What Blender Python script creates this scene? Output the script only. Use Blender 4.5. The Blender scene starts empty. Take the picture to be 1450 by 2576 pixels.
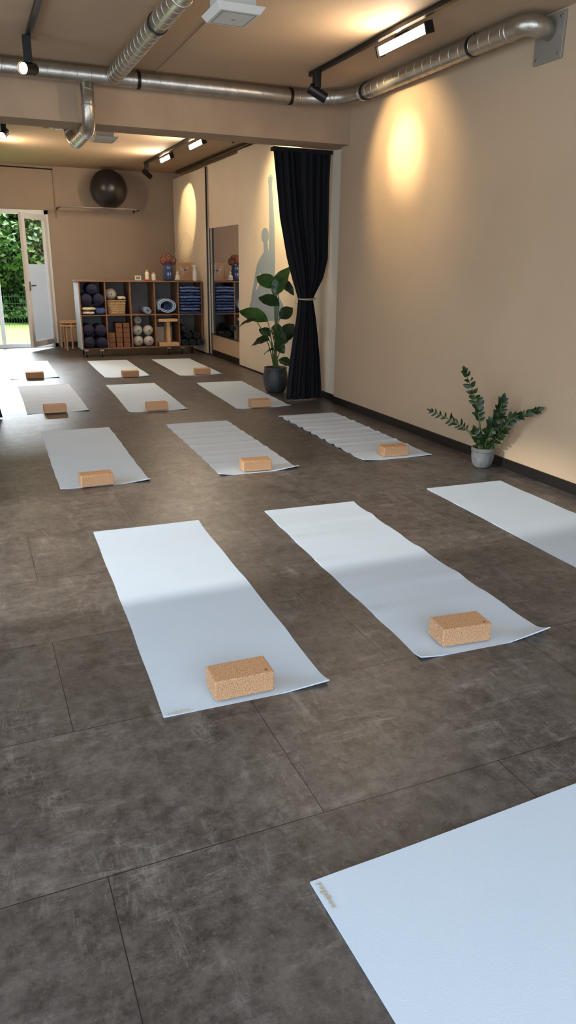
import bpy, math, random
from mathutils import Vector, Matrix, Euler
C = bpy.context.scene.collection
random.seed(7)
PI = math.pi
# ------------------------------------------------------------------ camera
FPX, CH = 1831.0, 1.4517
YAW, PIT, ROL = -0.40530, 0.32657, 0.01274
RM = (Matrix.Rotation(YAW, 3, 'Z') @ Matrix.Rotation(PI/2-PIT, 3, 'X') @ Matrix.Rotation(ROL, 3, 'Z'))
EYE = Vector((0, 0, CH))
def ray(px, py): return RM @ Vector(((px-725)/FPX, -(py-1288)/FPX, -1.0))
def on_x(px, py, X): d = ray(px, py); return EYE + d*(X/d.x)
def on_y(px, py, Y): d = ray(px, py); return EYE + d*(Y/d.y)
def on_z(px, py, Z=0): d = ray(px, py); return EYE + d*((Z-CH)/d.z)
cd = bpy.data.cameras.new('camera'); cam = bpy.data.objects.new('camera', cd); C.objects.link(cam)
cd.sensor_fit = 'VERTICAL'; cd.sensor_height = 36; cd.lens = FPX/2576*36; cd.clip_start = 0.05
cam.matrix_world = Matrix.Translation(EYE) @ RM.to_4x4()
bpy.context.scene.camera = cam
bpy.context.scene.view_settings.view_transform = 'Standard'
# ------------------------------------------------------------------ materials
def lin(c): return tuple(((v/255)/12.92 if v/255 <= .04045 else ((v/255+.055)/1.055)**2.4) for v in c)+(1,)
def newmat(name):
    m = bpy.data.materials.new(name); m.use_nodes = True
    nt = m.node_tree; return m, nt, nt.nodes['Principled BSDF']
def N(nt, t, **kw):
    n = nt.nodes.new(t)
    for k, v in kw.items(): setattr(n, k, v)
    return n
def mat(name, c, rough=.6, metal=0, c2=None, ns=20, bump=0, bs=200, emit=None, es=0, trans=0, coat=0, stretch=None, sheen=0):
    m, nt, b = newmat(name)
    b.inputs['Base Color'].default_value = lin(c); b.inputs['Roughness'].default_value = rough; b.inputs['Metallic'].default_value = metal
    tc = N(nt, 'ShaderNodeTexCoord'); src = tc.outputs['Object']
    if stretch:
        mp = N(nt, 'ShaderNodeMapping'); mp.inputs['Scale'].default_value = stretch
        nt.links.new(src, mp.inputs[0]); src = mp.outputs[0]
    if c2:
        n = N(nt, 'ShaderNodeTexNoise'); n.inputs['Scale'].default_value = ns; n.inputs['Detail'].default_value = 4
        r = N(nt, 'ShaderNodeValToRGB'); r.color_ramp.elements[0].color = lin(c); r.color_ramp.elements[1].color = lin(c2)
        r.color_ramp.elements[0].position = .38; r.color_ramp.elements[1].position = .62
        nt.links.new(src, n.inputs['Vector']); nt.links.new(n.outputs[0], r.inputs[0]); nt.links.new(r.outputs[0], b.inputs['Base Color'])
    if bump:
        n = N(nt, 'ShaderNodeTexNoise'); n.inputs['Scale'].default_value = bs; n.inputs['Detail'].default_value = 3
        bp = N(nt, 'ShaderNodeBump'); bp.inputs['Strength'].default_value = bump; bp.inputs['Distance'].default_value = .01
        nt.links.new(src, n.inputs['Vector']); nt.links.new(n.outputs[0], bp.inputs['Height']); nt.links.new(bp.outputs[0], b.inputs['Normal'])
    if emit: b.inputs['Emission Color'].default_value = lin(emit); b.inputs['Emission Strength'].default_value = es
    if trans: b.inputs['Transmission Weight'].default_value = trans
    if coat: b.inputs['Coat Weight'].default_value = coat
    if sheen: b.inputs['Sheen Weight'].default_value = sheen
    return m
M = {}
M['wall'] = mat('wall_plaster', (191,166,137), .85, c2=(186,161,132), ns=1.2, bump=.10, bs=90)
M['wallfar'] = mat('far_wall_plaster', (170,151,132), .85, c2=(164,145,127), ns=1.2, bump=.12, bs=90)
M['ceil'] = mat('ceiling_paint', (184,158,129), .8, c2=(178,152,123), ns=1.5, bump=.06, bs=60)
M['beam'] = mat('beam_plaster', (170,144,117), .85, c2=(162,136,110), ns=3, bump=.2, bs=40)
M['panel'] = mat('panel_cream', (230,214,190), .8, c2=(226,210,186), ns=2)
M['white'] = mat('white_paint', (236,236,234), .45)
M['sidewhite'] = mat('shelf_side_grey', (196,206,218), .5)
M['base'] = mat('baseboard_black', (26,22,20), .45)
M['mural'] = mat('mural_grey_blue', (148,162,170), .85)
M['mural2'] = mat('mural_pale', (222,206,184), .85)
M['black'] = mat('black_metal', (16,15,15), .4, .2)
M['rubber'] = mat('black_rubber', (22,22,24), .6)
M['curtain'] = mat('navy_velvet', (9,9,15), .95, c2=(12,12,20), ns=60, bump=.2, bs=500)
M['rope'] = mat('rope_beige', (190,172,140), .8, bump=.4, bs=300)
M['mat'] = mat('mat_pale_blue', (207,222,237), .75, c2=(204,220,236), ns=3, bump=.13, bs=420)
M['print'] = mat('tan_print', (192,176,146), .6)
M['led'] = mat('led_face', (255,240,215), .4, emit=(255,228,190), es=8)
M['lens'] = mat('lens_glow', (255,240,215), .4, emit=(255,222,180), es=12)
M['plastic'] = mat('vent_plastic', (214,210,200), .35)
M['slot'] = mat('vent_slot_grey', (120,116,108), .5)
M['platemetal'] = mat('plate_metal', (160,154,144), .45, .5)
M['clear'] = mat('clear_housing', (226,226,220), .25, trans=.35)
M['wood'] = mat('walnut_edge', (144,104,72), .5, c2=(120,84,58), ns=12, stretch=(1,1,6))
M['back'] = mat('shelf_back_grey', (128,124,122), .7, c2=(114,110,108), ns=4)
M['lwood'] = mat('light_birch', (220,178,132), .5, c2=(208,164,116), ns=14, stretch=(6,1,1))
M['brownblock'] = mat('brown_cork', (140,94,66), .8, c2=(108,70,48), ns=120)
M['navy'] = mat('navy_cotton', (38,38,66), .9, c2=(28,28,52), ns=14, bump=.4, bs=60)
M['cream'] = mat('cream_cotton', (220,208,186), .85, c2=(208,194,170), ns=20, bump=.3, bs=120)
M['blank'] = mat('blue_blanket', (60,88,150), .95, c2=(126,148,192), ns=22, bump=.5, bs=160, stretch=(1,1,5))
M['blank2'] = mat('dark_blue_blanket', (40,60,114), .95, c2=(80,104,154), ns=22, bump=.5, bs=160, stretch=(1,1,5))
M['silver'] = mat('pearl_vinyl', (178,174,164), .35)
M['wicker'] = mat('wicker', (206,174,126), .7, c2=(150,118,78), ns=60, bump=1, bs=90, stretch=(1,1,2))
M['blackmat'] = mat('charcoal_mat', (46,54,60), .75)
M['bluemat'] = mat('blue_mat_roll', (166,194,222), .7)
M['ball'] = mat('anthracite_vinyl', (36,34,34), .32)
M['chrome'] = mat('brushed_steel', (176,168,156), .3, .9)
M['pot'] = mat('ribbed_slate_pot', (62,62,64), .5, c2=(48,48,50), ns=8)
M['pot2'] = mat('grey_cement_pot', (118,120,118), .75, c2=(98,100,100), ns=18, bump=.3, bs=80)
M['soil'] = mat('soil', (44,32,24), .95, bump=1, bs=80)
M['leaf'] = mat('deep_green_leaf', (50,80,34), .34, c2=(76,108,48), ns=6)
M['leafd'] = mat('dark_green_leaf', (32,52,26), .34, c2=(44,68,32), ns=6)
M['stalk'] = mat('leaf_stalk', (72,92,46), .5)
M['zz'] = mat('zz_leaf', (22,42,16), .4, c2=(36,60,24), ns=20)
M['zzs'] = mat('zz_stem', (86,96,52), .5)
M['glassblue'] = mat('blue_glass', (46,60,104), .12, coat=.6)
M['hyd'] = mat('dried_hydrangea', (168,116,92), .9, c2=(126,80,64), ns=90)
M['bottle'] = mat('ivory_plastic', (226,218,196), .4)
M['red'] = mat('red_plastic', (176,40,34), .4)
M['stone'] = mat('white_plaster_figure', (228,218,202), .7)
M['screen'] = mat('grey_screen', (120,128,124), .3)
M['frost'] = mat('frosted_film', (206,220,232), .5, emit=(206,222,236), es=.3)
M['lawn'] = mat('lawn', (100,136,60), .9, c2=(122,160,72), ns=4)
M['hedge'] = mat('hedge_leaf', (46,76,38), .6, c2=(96,128,66), ns=2.2)
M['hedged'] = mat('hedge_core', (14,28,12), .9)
M['wire'] = mat('green_wire', (28,66,50), .5)
M['mirror'] = mat('mirror_glass', (238,238,238), .01, 1)
def glassmat():
    m, nt, b = newmat('clear_glass')
    nt.nodes.remove(b)
    t = N(nt, 'ShaderNodeBsdfTransparent'); g = N(nt, 'ShaderNodeBsdfGlossy'); g.inputs['Roughness'].default_value = .02
    x = N(nt, 'ShaderNodeMixShader'); x.inputs[0].default_value = .08
    nt.links.new(t.outputs[0], x.inputs[1]); nt.links.new(g.outputs[0], x.inputs[2])
    nt.links.new(x.outputs[0], nt.nodes['Material Output'].inputs[0]); return m
M['glass'] = glassmat()
def ductmat():
    m, nt, b = newmat('galvanized_steel')
    tc = N(nt, 'ShaderNodeTexCoord')
    n = N(nt, 'ShaderNodeTexNoise'); n.inputs['Scale'].default_value = 10
    r = N(nt, 'ShaderNodeValToRGB'); r.color_ramp.elements[0].color = lin((162,154,142)); r.color_ramp.elements[1].color = lin((212,204,190))
    v = N(nt, 'ShaderNodeTexNoise'); v.inputs['Scale'].default_value = 45; v.inputs['Detail'].default_value = 5
    bp = N(nt, 'ShaderNodeBump'); bp.inputs['Strength'].default_value = .18; bp.inputs['Distance'].default_value = .01
    L = nt.links.new
    L(tc.outputs['Object'], n.inputs['Vector']); L(n.outputs[0], r.inputs[0]); L(r.outputs[0], b.inputs['Base Color'])
    L(tc.outputs['Object'], v.inputs['Vector']); L(v.outputs[0], bp.inputs['Height']); L(bp.outputs[0], b.inputs['Normal'])
    b.inputs['Metallic'].default_value = .92; b.inputs['Roughness'].default_value = .36
    return m
M['duct'] = ductmat()
def corkmat():
    m, nt, b = newmat('cork')
    tc = N(nt, 'ShaderNodeTexCoord'); L = nt.links.new
    n = N(nt, 'ShaderNodeTexNoise'); n.inputs['Scale'].default_value = 230; n.inputs['Detail'].default_value = 3; n.inputs['Roughness'].default_value = .72
    r = N(nt, 'ShaderNodeValToRGB'); e = r.color_ramp.elements
    e[0].position = .35; e[0].color = lin((120,78,50)); e[1].position = .46; e[1].color = lin((198,150,108))
    e2 = e.new(.64); e2.color = lin((222,180,138))
    L(tc.outputs['Object'], n.inputs['Vector']); L(n.outputs[0], r.inputs[0]); L(r.outputs[0], b.inputs['Base Color'])
    bp = N(nt, 'ShaderNodeBump'); bp.inputs['Strength'].default_value = .25; bp.inputs['Distance'].default_value = .003
    L(n.outputs[0], bp.inputs['Height']); L(bp.outputs[0], b.inputs['Normal'])
    b.inputs['Roughness'].default_value = .8; return m
M['cork'] = corkmat()
def floormat():
    m, nt, b = newmat('concrete_vinyl_tiles'); L = nt.links.new
    tc = N(nt, 'ShaderNodeTexCoord'); P = tc.outputs['Object']
    def noise(s, d, rough=.6, scale=None, dist=0, off=0):
        src = P
        if scale or off:
            mp = N(nt, 'ShaderNodeMapping'); mp.inputs['Scale'].default_value = scale or (1,1,1); mp.inputs['Location'].default_value = (off, off*1.7, 0); L(P, mp.inputs[0]); src = mp.outputs[0]
        n = N(nt, 'ShaderNodeTexNoise'); n.inputs['Scale'].default_value = s; n.inputs['Detail'].default_value = d
        n.inputs['Roughness'].default_value = rough; n.inputs['Distortion'].default_value = dist
        L(src, n.inputs['Vector']); return n.outputs[0]
    def ramp(x, p0, p1, c0=(0,0,0,1), c1=(1,1,1,1)):
        r = N(nt, 'ShaderNodeValToRGB'); e = r.color_ramp.elements
        e[0].position = p0; e[1].position = p1; e[0].color = c0; e[1].color = c1; L(x, r.inputs[0]); return r.outputs[0]
    def mix(f, a, bb, mode='MIX'):
        x = N(nt, 'ShaderNodeMix', data_type='RGBA', blend_type=mode)
        if isinstance(f, float): x.inputs[0].default_value = f
        else: L(f, x.inputs[0])
        for s, v in ((x.inputs[6], a), (x.inputs[7], bb)):
            if isinstance(v, tuple): s.default_value = v
            else: L(v, s)
        return x.outputs[2]
    def mul(x, k):
        q = N(nt, 'ShaderNodeMath', operation='MULTIPLY'); L(x, q.inputs[0])
        if isinstance(k, float): q.inputs[1].default_value = k
        else: L(k, q.inputs[1])
        return q.outputs[0]
    base = ramp(noise(3.0, 9, .74, dist=.5), .41, .59, lin((58,53,51)), lin((94,89,86)))
    fine = ramp(noise(16, 10, .84), .40, .60)
    c = mix(.42, base, mix(fine, lin((44,40,38)), lin((124,118,113))))
    patch = ramp(noise(2.3, 6, .7, off=7), .43, .57)
    c = mix(mul(mul(ramp(noise(13, 10, .9, (1,.25,1), .4), .52, .61), patch), .52), c, lin((150,144,139)))
    c = mix(mul(mul(ramp(noise(13, 10, .9, (.25,1,1), .4, 3), .52, .61), patch), .50), c, lin((150,144,139)))
    c = mix(mul(ramp(noise(60, 7, .85), .58, .66), .48), c, lin((158,151,146)))
    c = mix(mul(ramp(noise(6, 9, .87, (1,.6,1), off=11), .36, .44, (1,1,1,1), (0,0,0,1)), .6), c, lin((38,35,34)))
    mp = N(nt, 'ShaderNodeMapping'); mp.inputs['Location'].default_value = (-.16, -.199, 0); L(P, mp.inputs[0])
    br = N(nt, 'ShaderNodeTexBrick'); L(mp.outputs[0], br.inputs['Vector'])
    br.offset = .5; br.inputs['Scale'].default_value = 1; br.inputs['Brick Width'].default_value = 1.2; br.inputs['Row Height'].default_value = .643
    br.inputs['Mortar Size'].default_value = .0016; br.inputs['Mortar Smooth'].default_value = .3
    br.inputs['Color1'].default_value = (.86,.86,.86,1); br.inputs['Color2'].default_value = (1.12,1.10,1.09,1)
    c = mix(1.0, c, br.outputs['Color'], 'MULTIPLY')
    c = mix(mul(br.outputs['Fac'], .65), c, lin((44,40,38)))
    L(c, b.inputs['Base Color'])
    rr = N(nt, 'ShaderNodeMapRange'); L(noise(9, 7, .75), rr.inputs[0]); rr.inputs[3].default_value = .24; rr.inputs[4].default_value = .46
    L(rr.outputs[0], b.inputs['Roughness'])
    inv = N(nt, 'ShaderNodeMath', operation='SUBTRACT'); inv.inputs[0].default_value = 1; L(br.outputs['Fac'], inv.inputs[1])
    h = N(nt, 'ShaderNodeMath', operation='MULTIPLY_ADD'); L(noise(30, 7, .82), h.inputs[0]); h.inputs[1].default_value = .6; L(inv.outputs[0], h.inputs[2])
    bp = N(nt, 'ShaderNodeBump'); bp.inputs['Strength'].default_value = .3; bp.inputs['Distance'].default_value = .004
    L(h.outputs[0], bp.inputs['Height']); L(bp.outputs[0], b.inputs['Normal'])
    return m
M['floor'] = floormat()
# ------------------------------------------------------------------ mesh builder
def frame_of(a):
    a = a.normalized(); t = Vector((0,0,1)) if abs(a.z) < .9 else Vector((1,0,0))
    u = a.cross(t).normalized(); return u, a.cross(u).normalized()
class MB:
    def __init__(s): s.v = []; s.f = []
    def add(s, vs, fs):
        o = len(s.v); s.v += [Vector(p) for p in vs]; s.f += [tuple(i+o for i in f) for f in fs]; return s
    def box(s, x0, x1, y0, y1, z0, z1, R=None, o=(0,0,0)):
        vs = [Vector((x, y, z)) for z in (z0, z1) for y in (y0, y1) for x in (x0, x1)]
        if R is not None: vs = [R @ p + Vector(o) for p in vs]
        elif o != (0,0,0): vs = [p+Vector(o) for p in vs]
        return s.add(vs, [(0,2,3,1),(4,5,7,6),(0,1,5,4),(2,6,7,3),(0,4,6,2),(1,3,7,5)])
    def tube(s, pts, r, n=12, caps=True, sy=1):
        pts = [Vector(p) for p in pts]; k = len(pts)
        rs = r if isinstance(r, (list, tuple)) else [r]*k
        T = [((pts[min(i+1,k-1)]-pts[max(i-1,0)]).normalized()) for i in range(k)]
        u, w = frame_of(T[0]); vs = []
        for i in range(k):
            u = (u - T[i]*u.dot(T[i])).normalized(); w = T[i].cross(u)
            for j in range(n):
                a = 2*PI*j/n; vs.append(pts[i]+(u*math.cos(a)+w*math.sin(a)*sy)*rs[i])
        fs = [(i*n+j, i*n+(j+1)%n, (i+1)*n+(j+1)%n, (i+1)*n+j) for i in range(k-1) for j in range(n)]
        if caps: fs += [tuple(range(n))[::-1], tuple((k-1)*n+j for j in range(n))]
        return s.add(vs, fs)
    def ring(s, c, axis, R, r, n=28, m=6):
        u, w = frame_of(Vector(axis)); a = Vector(axis).normalized(); c = Vector(c); vs = []
        for i in range(n):
            t = 2*PI*i/n; d = u*math.cos(t)+w*math.sin(t)
            for j in range(m):
                q = 2*PI*j/m; vs.append(c+d*(R+r*math.cos(q))+a*(r*math.sin(q)))
        return s.add(vs, [(i*m+j, i*m+(j+1)%m, ((i+1)%n)*m+(j+1)%m, ((i+1)%n)*m+j) for i in range(n) for j in range(m)])
    def lathe(s, prof, o=(0,0,0), axis=(0,0,1), n=28, sx=1, rib=0, ribn=0):
        o = Vector(o); a = Vector(axis).normalized(); u, w = (Vector((1,0,0)), Vector((0,1,0))) if a.z > .99 else frame_of(a)
        vs = []; k = len(prof)
        for r, h in prof:
            for j in range(n):
                t = 2*PI*j/n; rr = r*(1+rib*math.cos(ribn*t))
                vs.append(o+a*h+(u*math.cos(t)*sx+w*math.sin(t))*rr)
        fs = [(i*n+j, i*n+(j+1)%n, (i+1)*n+(j+1)%n, (i+1)*n+j) for i in range(k-1) for j in range(n)]
        if prof[0][0] > 1e-4: fs.append(tuple(range(n))[::-1])
        if prof[-1][0] > 1e-4: fs.append(tuple((k-1)*n+j for j in range(n)))
        return s.add(vs, fs)
    def ball(s, c, r, n=24, m=14):
        if not isinstance(r, (tuple, list)): r = (r, r, r)
        c = Vector(c); vs = [c+Vector((0,0,-r[2]))]
        for i in range(1, m):
            p = -PI/2+PI*i/m
            for j in range(n):
                t = 2*PI*j/n; vs.append(c+Vector((r[0]*math.cos(p)*math.cos(t), r[1]*math.cos(p)*math.sin(t), r[2]*math.sin(p))))
        vs.append(c+Vector((0,0,r[2]))); q = len(vs)-1
        fs = [(0, 1+(j+1)%n, 1+j) for j in range(n)]
        fs += [(1+i*n+j, 1+i*n+(j+1)%n, 1+(i+1)*n+(j+1)%n, 1+(i+1)*n+j) for i in range(m-2) for j in range(n)]
        fs += [(1+(m-2)*n+j, 1+(m-2)*n+(j+1)%n, q) for j in range(n)]
        return s.add(vs, fs)
    def grid(s, fn, nu, nv):
        vs = [fn(i/nu, j/nv) for j in range(nv+1) for i in range(nu+1)]
        return s.add(vs, [(j*(nu+1)+i, j*(nu+1)+i+1, (j+1)*(nu+1)+i+1, (j+1)*(nu+1)+i) for j in range(nv) for i in range(nu)])
    def prism(s, pts, off):
        k = len(pts); pts = [Vector(p) for p in pts]; off = Vector(off)
        return s.add(pts+[p+off for p in pts], [tuple(range(k)), tuple(range(2*k-1, k-1, -1))]+[(i, i+k, (i+1)%k+k, (i+1)%k) for i in range(k)])
    def build(s, name, m, parent=None, bevel=0, smooth=False, solid=0, sub=0, label=None):
        base = Vector((0,0,0)); p = parent
        while p is not None: base += Vector(p.location); p = p.parent
        me = bpy.data.meshes.new(name); me.from_pydata([tuple(q-base) for q in s.v], [], s.f); me.validate(); me.update()
        import bmesh
        bm = bmesh.new(); bm.from_mesh(me); bmesh.ops.recalc_face_normals(bm, faces=bm.faces); bm.to_mesh(me); bm.free()
        me.materials.append(m if not isinstance(m, str) else M[m])
        o = bpy.data.objects.new(name, me); C.objects.link(o)
        if parent is not None: o.parent = parent
        if smooth:
            for q in me.polygons: q.use_smooth = True
            if smooth == 'auto':
                try: me.set_sharp_from_angle(angle=math.radians(38))
                except Exception: pass
        if solid:
            d = o.modifiers.new('s', 'SOLIDIFY'); d.thickness = solid; d.offset = 1
            d = o.modifiers.new('e', 'EDGE_SPLIT'); d.split_angle = math.radians(50)
        if bevel: d = o.modifiers.new('b', 'BEVEL'); d.width = bevel; d.segments = 3; d.limit_method = 'ANGLE'
        if sub: d = o.modifiers.new('u', 'SUBSURF'); d.levels = sub; d.render_levels = sub
        if label: o['label'] = label
        return o
def thing(name, label, cat, loc=(0,0,0), group=None):
    o = bpy.data.objects.new(name, None); o.empty_display_size = .1; C.objects.link(o); o.location = loc
    return tag(o, label, cat, group)
def tag(o, label, cat, group=None):
    o['label'] = label; o['category'] = cat
    if group: o['group'] = group
    return o
def struct(mb, name, m, label=None, **k):
    o = mb.build(name, m, **k); o['kind'] = 'structure'
    if label: o['label'] = label
    return o
def dup(r, loc, rz=0, label=None):
    c = r.copy(); C.objects.link(c); c.location = loc; c.rotation_euler = (0,0,rz)
    if label: c['label'] = label
    for ch in list(r.children):
        d = ch.copy(); C.objects.link(d); d.parent = c
        for g in ch.children: e = g.copy(); C.objects.link(e); e.parent = d
    return c
def fillet(pts, rad, n=7):
    pts = [Vector(p) for p in pts]; out = [pts[0]]
    for i in range(1, len(pts)-1):
        a = (pts[i-1]-pts[i]); b = (pts[i+1]-pts[i]); r = min(rad, a.length*.49, b.length*.49)
        p0 = pts[i]+a.normalized()*r; p1 = pts[i]+b.normalized()*r
        for k in range(n+1):
            t = k/n; out.append(p0*(1-t)**2+pts[i]*2*t*(1-t)+p1*t*t)
    return out+[pts[-1]]
# ------------------------------------------------------------------ room shell
H = 3.0; XW = 3.66; XR = 3.82; YF = 14.1; XP = 3.70
struct(MB().box(-3.2, 4.1, -2.2, YF+.25, -.15, 0), 'floor', 'floor', 'dark grey concrete look vinyl tile floor')
struct(MB().box(-3.2, 4.1, -2.2, YF+.25, H, H+.2), 'ceiling', 'ceil', 'taupe painted ceiling')
struct(MB().box(XW, 4.1, -2.2, 7.28, 0, H), 'wall_right', 'wall', 'beige plaster wall with warm spot of light')
struct(MB().box(XR, 4.1, 7.28, YF, 0, H).box(3.75, XR, 10.57, 12.6, 0, 2.0), 'wall_right_rear', 'wall')
DX0, DX1, DZ = -.5, 1.46, 2.3
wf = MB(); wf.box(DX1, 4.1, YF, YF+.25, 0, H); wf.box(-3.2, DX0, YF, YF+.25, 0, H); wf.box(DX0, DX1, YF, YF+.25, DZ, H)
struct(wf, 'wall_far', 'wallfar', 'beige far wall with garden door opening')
wl = MB(); wl.box(-3.2, -3, -2.2, -1, 0, H); wl.box(-3.2, -3, 5.4, 7.1, 0, H); wl.box(-3.2, -3, -1, 5.4, 2.75, H); wl.box(-3.2, -3, -1, 5.4, 0, .25); wl.box(-3.2, -3, 2.2, 2.93, .25, 2.75)  # last box: unseen pier added to give the daylight beam a straight near edge
wl.box(-.95, -.75, 7.47, YF, 0, H); wl.box(-3.2, -.75, 7.1, 7.47, 0, H)
struct(wl, 'wall_left', 'wall')
wb = MB(); wb.box(-3.2, -2.6, -2.2, -2, 0, H); wb.box(3.2, 3.66, -2.2, -2, 0, H); wb.box(-2.6, 3.2, -2.2, -2, 2.75, H); wb.box(-2.6, 3.2, -2.2, -2, 0, .2)
struct(wb, 'wall_back', 'wall')
struct(MB().box(-.75, XW+.16, 7.1, 7.47, 2.585, H), 'trim_1', 'beam', 'plastered ceiling beam across the room', bevel=.006)
struct(MB().box(1.70, 1.72, 3.2, 7.0, H-.006, H-.001), 'trim_2', 'ceil', 'ceiling board joint')
struct(MB().box(XW-.014, XW, -2, 7.28, 0, .075), 'baseboard_right', 'base', bevel=.003)
struct(MB().box(XP-.012, XP-.001, 7.29, 7.75, 0, .075).box(3.735, 3.75, 10.57, 12.04, 0, .09), 'baseboard_rear', 'base')
struct(MB().box(1.5, 3.67, YF-.015, YF, 0, .08), 'baseboard_far', 'base')
w = MB()
for y in (-1, .6, 2.14, 2.93, 5.34): w.box(-3.13, -3.07, y, y+.06, .25, 2.75)
w.box(-3.13, -3.07, -1, 5.4, .25, .31).box(-3.13, -3.07, -1, 5.4, 2.69, 2.75)
struct(w, 'window_1', 'white')
w = MB()
for x in (-2.6, -1.15, .3, 1.75, 3.14): w.box(x, x+.06, -2.13, -2.07, .2, 2.75)
w.box(-2.6, 3.2, -2.13, -2.07, .2, .26).box(-2.6, 3.2, -2.13, -2.07, 2.69, 2.75)
struct(w, 'window_2', 'white')
# ---- garden door
df = MB().box(DX1-.07, DX1, YF-.03, YF+.1, 0, DZ).box(DX0, DX1, YF-.03, YF+.1, DZ-.07, DZ).box(DX0, DX1, YF-.03, YF+.1, 0, .07).box(.5, .57, YF, YF+.08, .07, DZ-.07).box(DX0, DX0+.07, YF, YF+.1, 0, DZ)
door = struct(df, 'door_1', 'white', 'white frame of the glazed garden door', bevel=.004)
hinge = Vector((DX1-.06, YF-.04, 0)); th = math.radians(55.6); dv = Vector((-math.cos(th), -math.sin(th), 0)); dn = Vector((dv.y, -dv.x, 0))
Rl = Matrix((( dv.x, dn.x, 0), (dv.y, dn.y, 0), (0,0,1)))
LW = .8
def leafbox(mb, u0, u1, z0, z1, t0=-.03, t1=.03): return mb.box(u0, u1, t0, t1, z0, z1, Rl, hinge)
lf = MB(); leafbox(lf, 0, .085, .07, 2.22); leafbox(lf, LW-.085, LW, .07, 2.22); leafbox(lf, .085, LW-.085, .07, .16); leafbox(lf, .085, LW-.085, 2.13, 2.22)
leafo = lf.build('door_leaf', 'white', door, bevel=.004)
leafbox(MB(), .085, LW-.085, .16, 2.13, -.008, -.004).build('pane', 'glass', leafo)
leafbox(MB(), .085, LW-.085, .16, 1.42, -.002, .002).build('frosted_film', 'frost', leafo)
hm = MB(); leafbox(hm, LW-.06, LW-.03, 1.0, 1.14, .03, .045); leafbox(hm, LW-.055, LW-.035, 1.07, 1.09, .045, .08); leafbox(hm, LW-.17, LW-.035, 1.068, 1.092, .07, .085)
hm.build('door_handle', 'chrome', leafo)
hm = MB(); leafbox(hm, LW-.06, LW-.03, 1.0, 1.14, -.045, -.03); leafbox(hm, LW-.17, LW-.035, 1.068, 1.092, -.085, -.07); leafbox(hm, LW-.055, LW-.035, 1.07, 1.09, -.08, -.04)
hm.build('door_handle', 'chrome', leafo)
# ------------------------------------------------------------------ garden
o = MB().box(-12, 12, YF+.25, 30, -.2, -.02).build('lawn', 'lawn'); o['kind'] = 'stuff'; tag(o, 'bright green lawn outside the garden door', 'grass')
hb = MB(); rnd = random.Random(3)
hg = thing('hedge', 'tall leafy green hedge beyond the garden door', 'hedge', (0,20,0))
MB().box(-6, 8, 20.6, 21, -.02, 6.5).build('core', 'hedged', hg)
for i in range(16000):
    x = rnd.uniform(-3, 4.5); z = rnd.uniform(.12, 4.6); y = 20.2 + .35*math.sin(x*2.1+z*1.3)+.25*math.sin(z*3.1-x) + rnd.uniform(-.3, .4)
    s = rnd.uniform(.05, .11); R = Euler((rnd.uniform(-1.2,1.2), rnd.uniform(-1,1), rnd.uniform(0,6.28))).to_matrix()
    hb.add([R@Vector(p)*s+Vector((x,y,z)) for p in ((-1,0,0),(0,-.6,.1),(1,0,0),(0,.6,.1))], [(0,1,2,3)])
lo = hb.build('foliage', 'hedge', hg)
fe = thing('wire_fence', 'low green wire mesh fence on the lawn before the hedge', 'fence', (0,18.8,0))
fm = MB()
for k in range(60): fm.box(-1+k*.06, -.994+k*.06, 18.797, 18.803, 0, .75)
for k in range(5): fm.box(-1, 2.6, 18.795, 18.805, .05+k*.16, .058+k*.16)
fm.build('mesh', 'wire', fe)
for x in (-.6, 1.9): MB().box(x, x+.05, 18.78, 18.83, -.02, .85).build('post', 'wire', fe)
# ------------------------------------------------------------------ right rear: panels, mirror, mural
sp = thing('sliding_panel', 'cream sliding wall panel behind the shelf, with warm oval of light', 'panel', (XP, 13, 0))
MB().box(XP-.02, XP+.03, 12.06, YF-.03, .02, 2.9).build('board', 'panel', sp, bevel=.003)
MB().box(XP-.024, XP+.0, 12.045, 12.06, .02, 2.9).build('edge_profile', 'base', sp)
mr = thing('wall_mirror', 'tall wall mirror between cream panels reflecting the shelf', 'mirror', (3.74, 11.3, .35))
MB().box(3.738, 3.742, 10.57, 12.4, .36, 2.0).build('mirror_glass', 'mirror', mr)
MB().box(3.734, 3.749, 10.57, 12.4, .345, .36).box(3.743, 3.749, 10.57, 12.4, .36, 2.0).build('frame', 'base', mr)
tag(MB().box(XR-.095, XR-.001, 10.57, 12.4, 2.001, 2.93).build('wall_board', 'panel', bevel=.003), 'plain cream board fixed above the mirror', 'board')
mp_ = thing('mural_panel', 'cream wall panel with grey painted figure behind the large plant', 'panel', (XP, 9, 0))
MB().box(XP, XP+.05, 7.29, 10.56, .02, 2.95).build('board', 'panel', mp_, bevel=.002)
def poly(mb, pts, X): mb.prism([on_x(x, y, X) for x, y in pts], (.004, 0, 0))
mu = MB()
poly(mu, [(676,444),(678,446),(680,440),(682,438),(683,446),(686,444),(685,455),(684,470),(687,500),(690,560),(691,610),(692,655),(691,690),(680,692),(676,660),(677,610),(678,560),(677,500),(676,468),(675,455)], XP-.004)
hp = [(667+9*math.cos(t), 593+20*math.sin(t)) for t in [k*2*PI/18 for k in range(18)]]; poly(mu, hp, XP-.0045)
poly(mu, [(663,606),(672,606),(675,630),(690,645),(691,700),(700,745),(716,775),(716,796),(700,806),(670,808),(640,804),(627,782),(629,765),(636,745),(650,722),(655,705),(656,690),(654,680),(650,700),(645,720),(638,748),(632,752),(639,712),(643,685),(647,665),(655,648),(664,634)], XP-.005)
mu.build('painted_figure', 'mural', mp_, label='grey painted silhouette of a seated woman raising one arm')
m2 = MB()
hp2 = [(464+24*math.cos(t), 640-58*math.sin(t)) for t in [k*PI/14 for k in range(15)]]+[(450,655),(452,642)]+[(464+12*math.cos(t), 648-45*math.sin(t)) for t in [PI-k*PI/14 for k in range(15)]]
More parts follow.
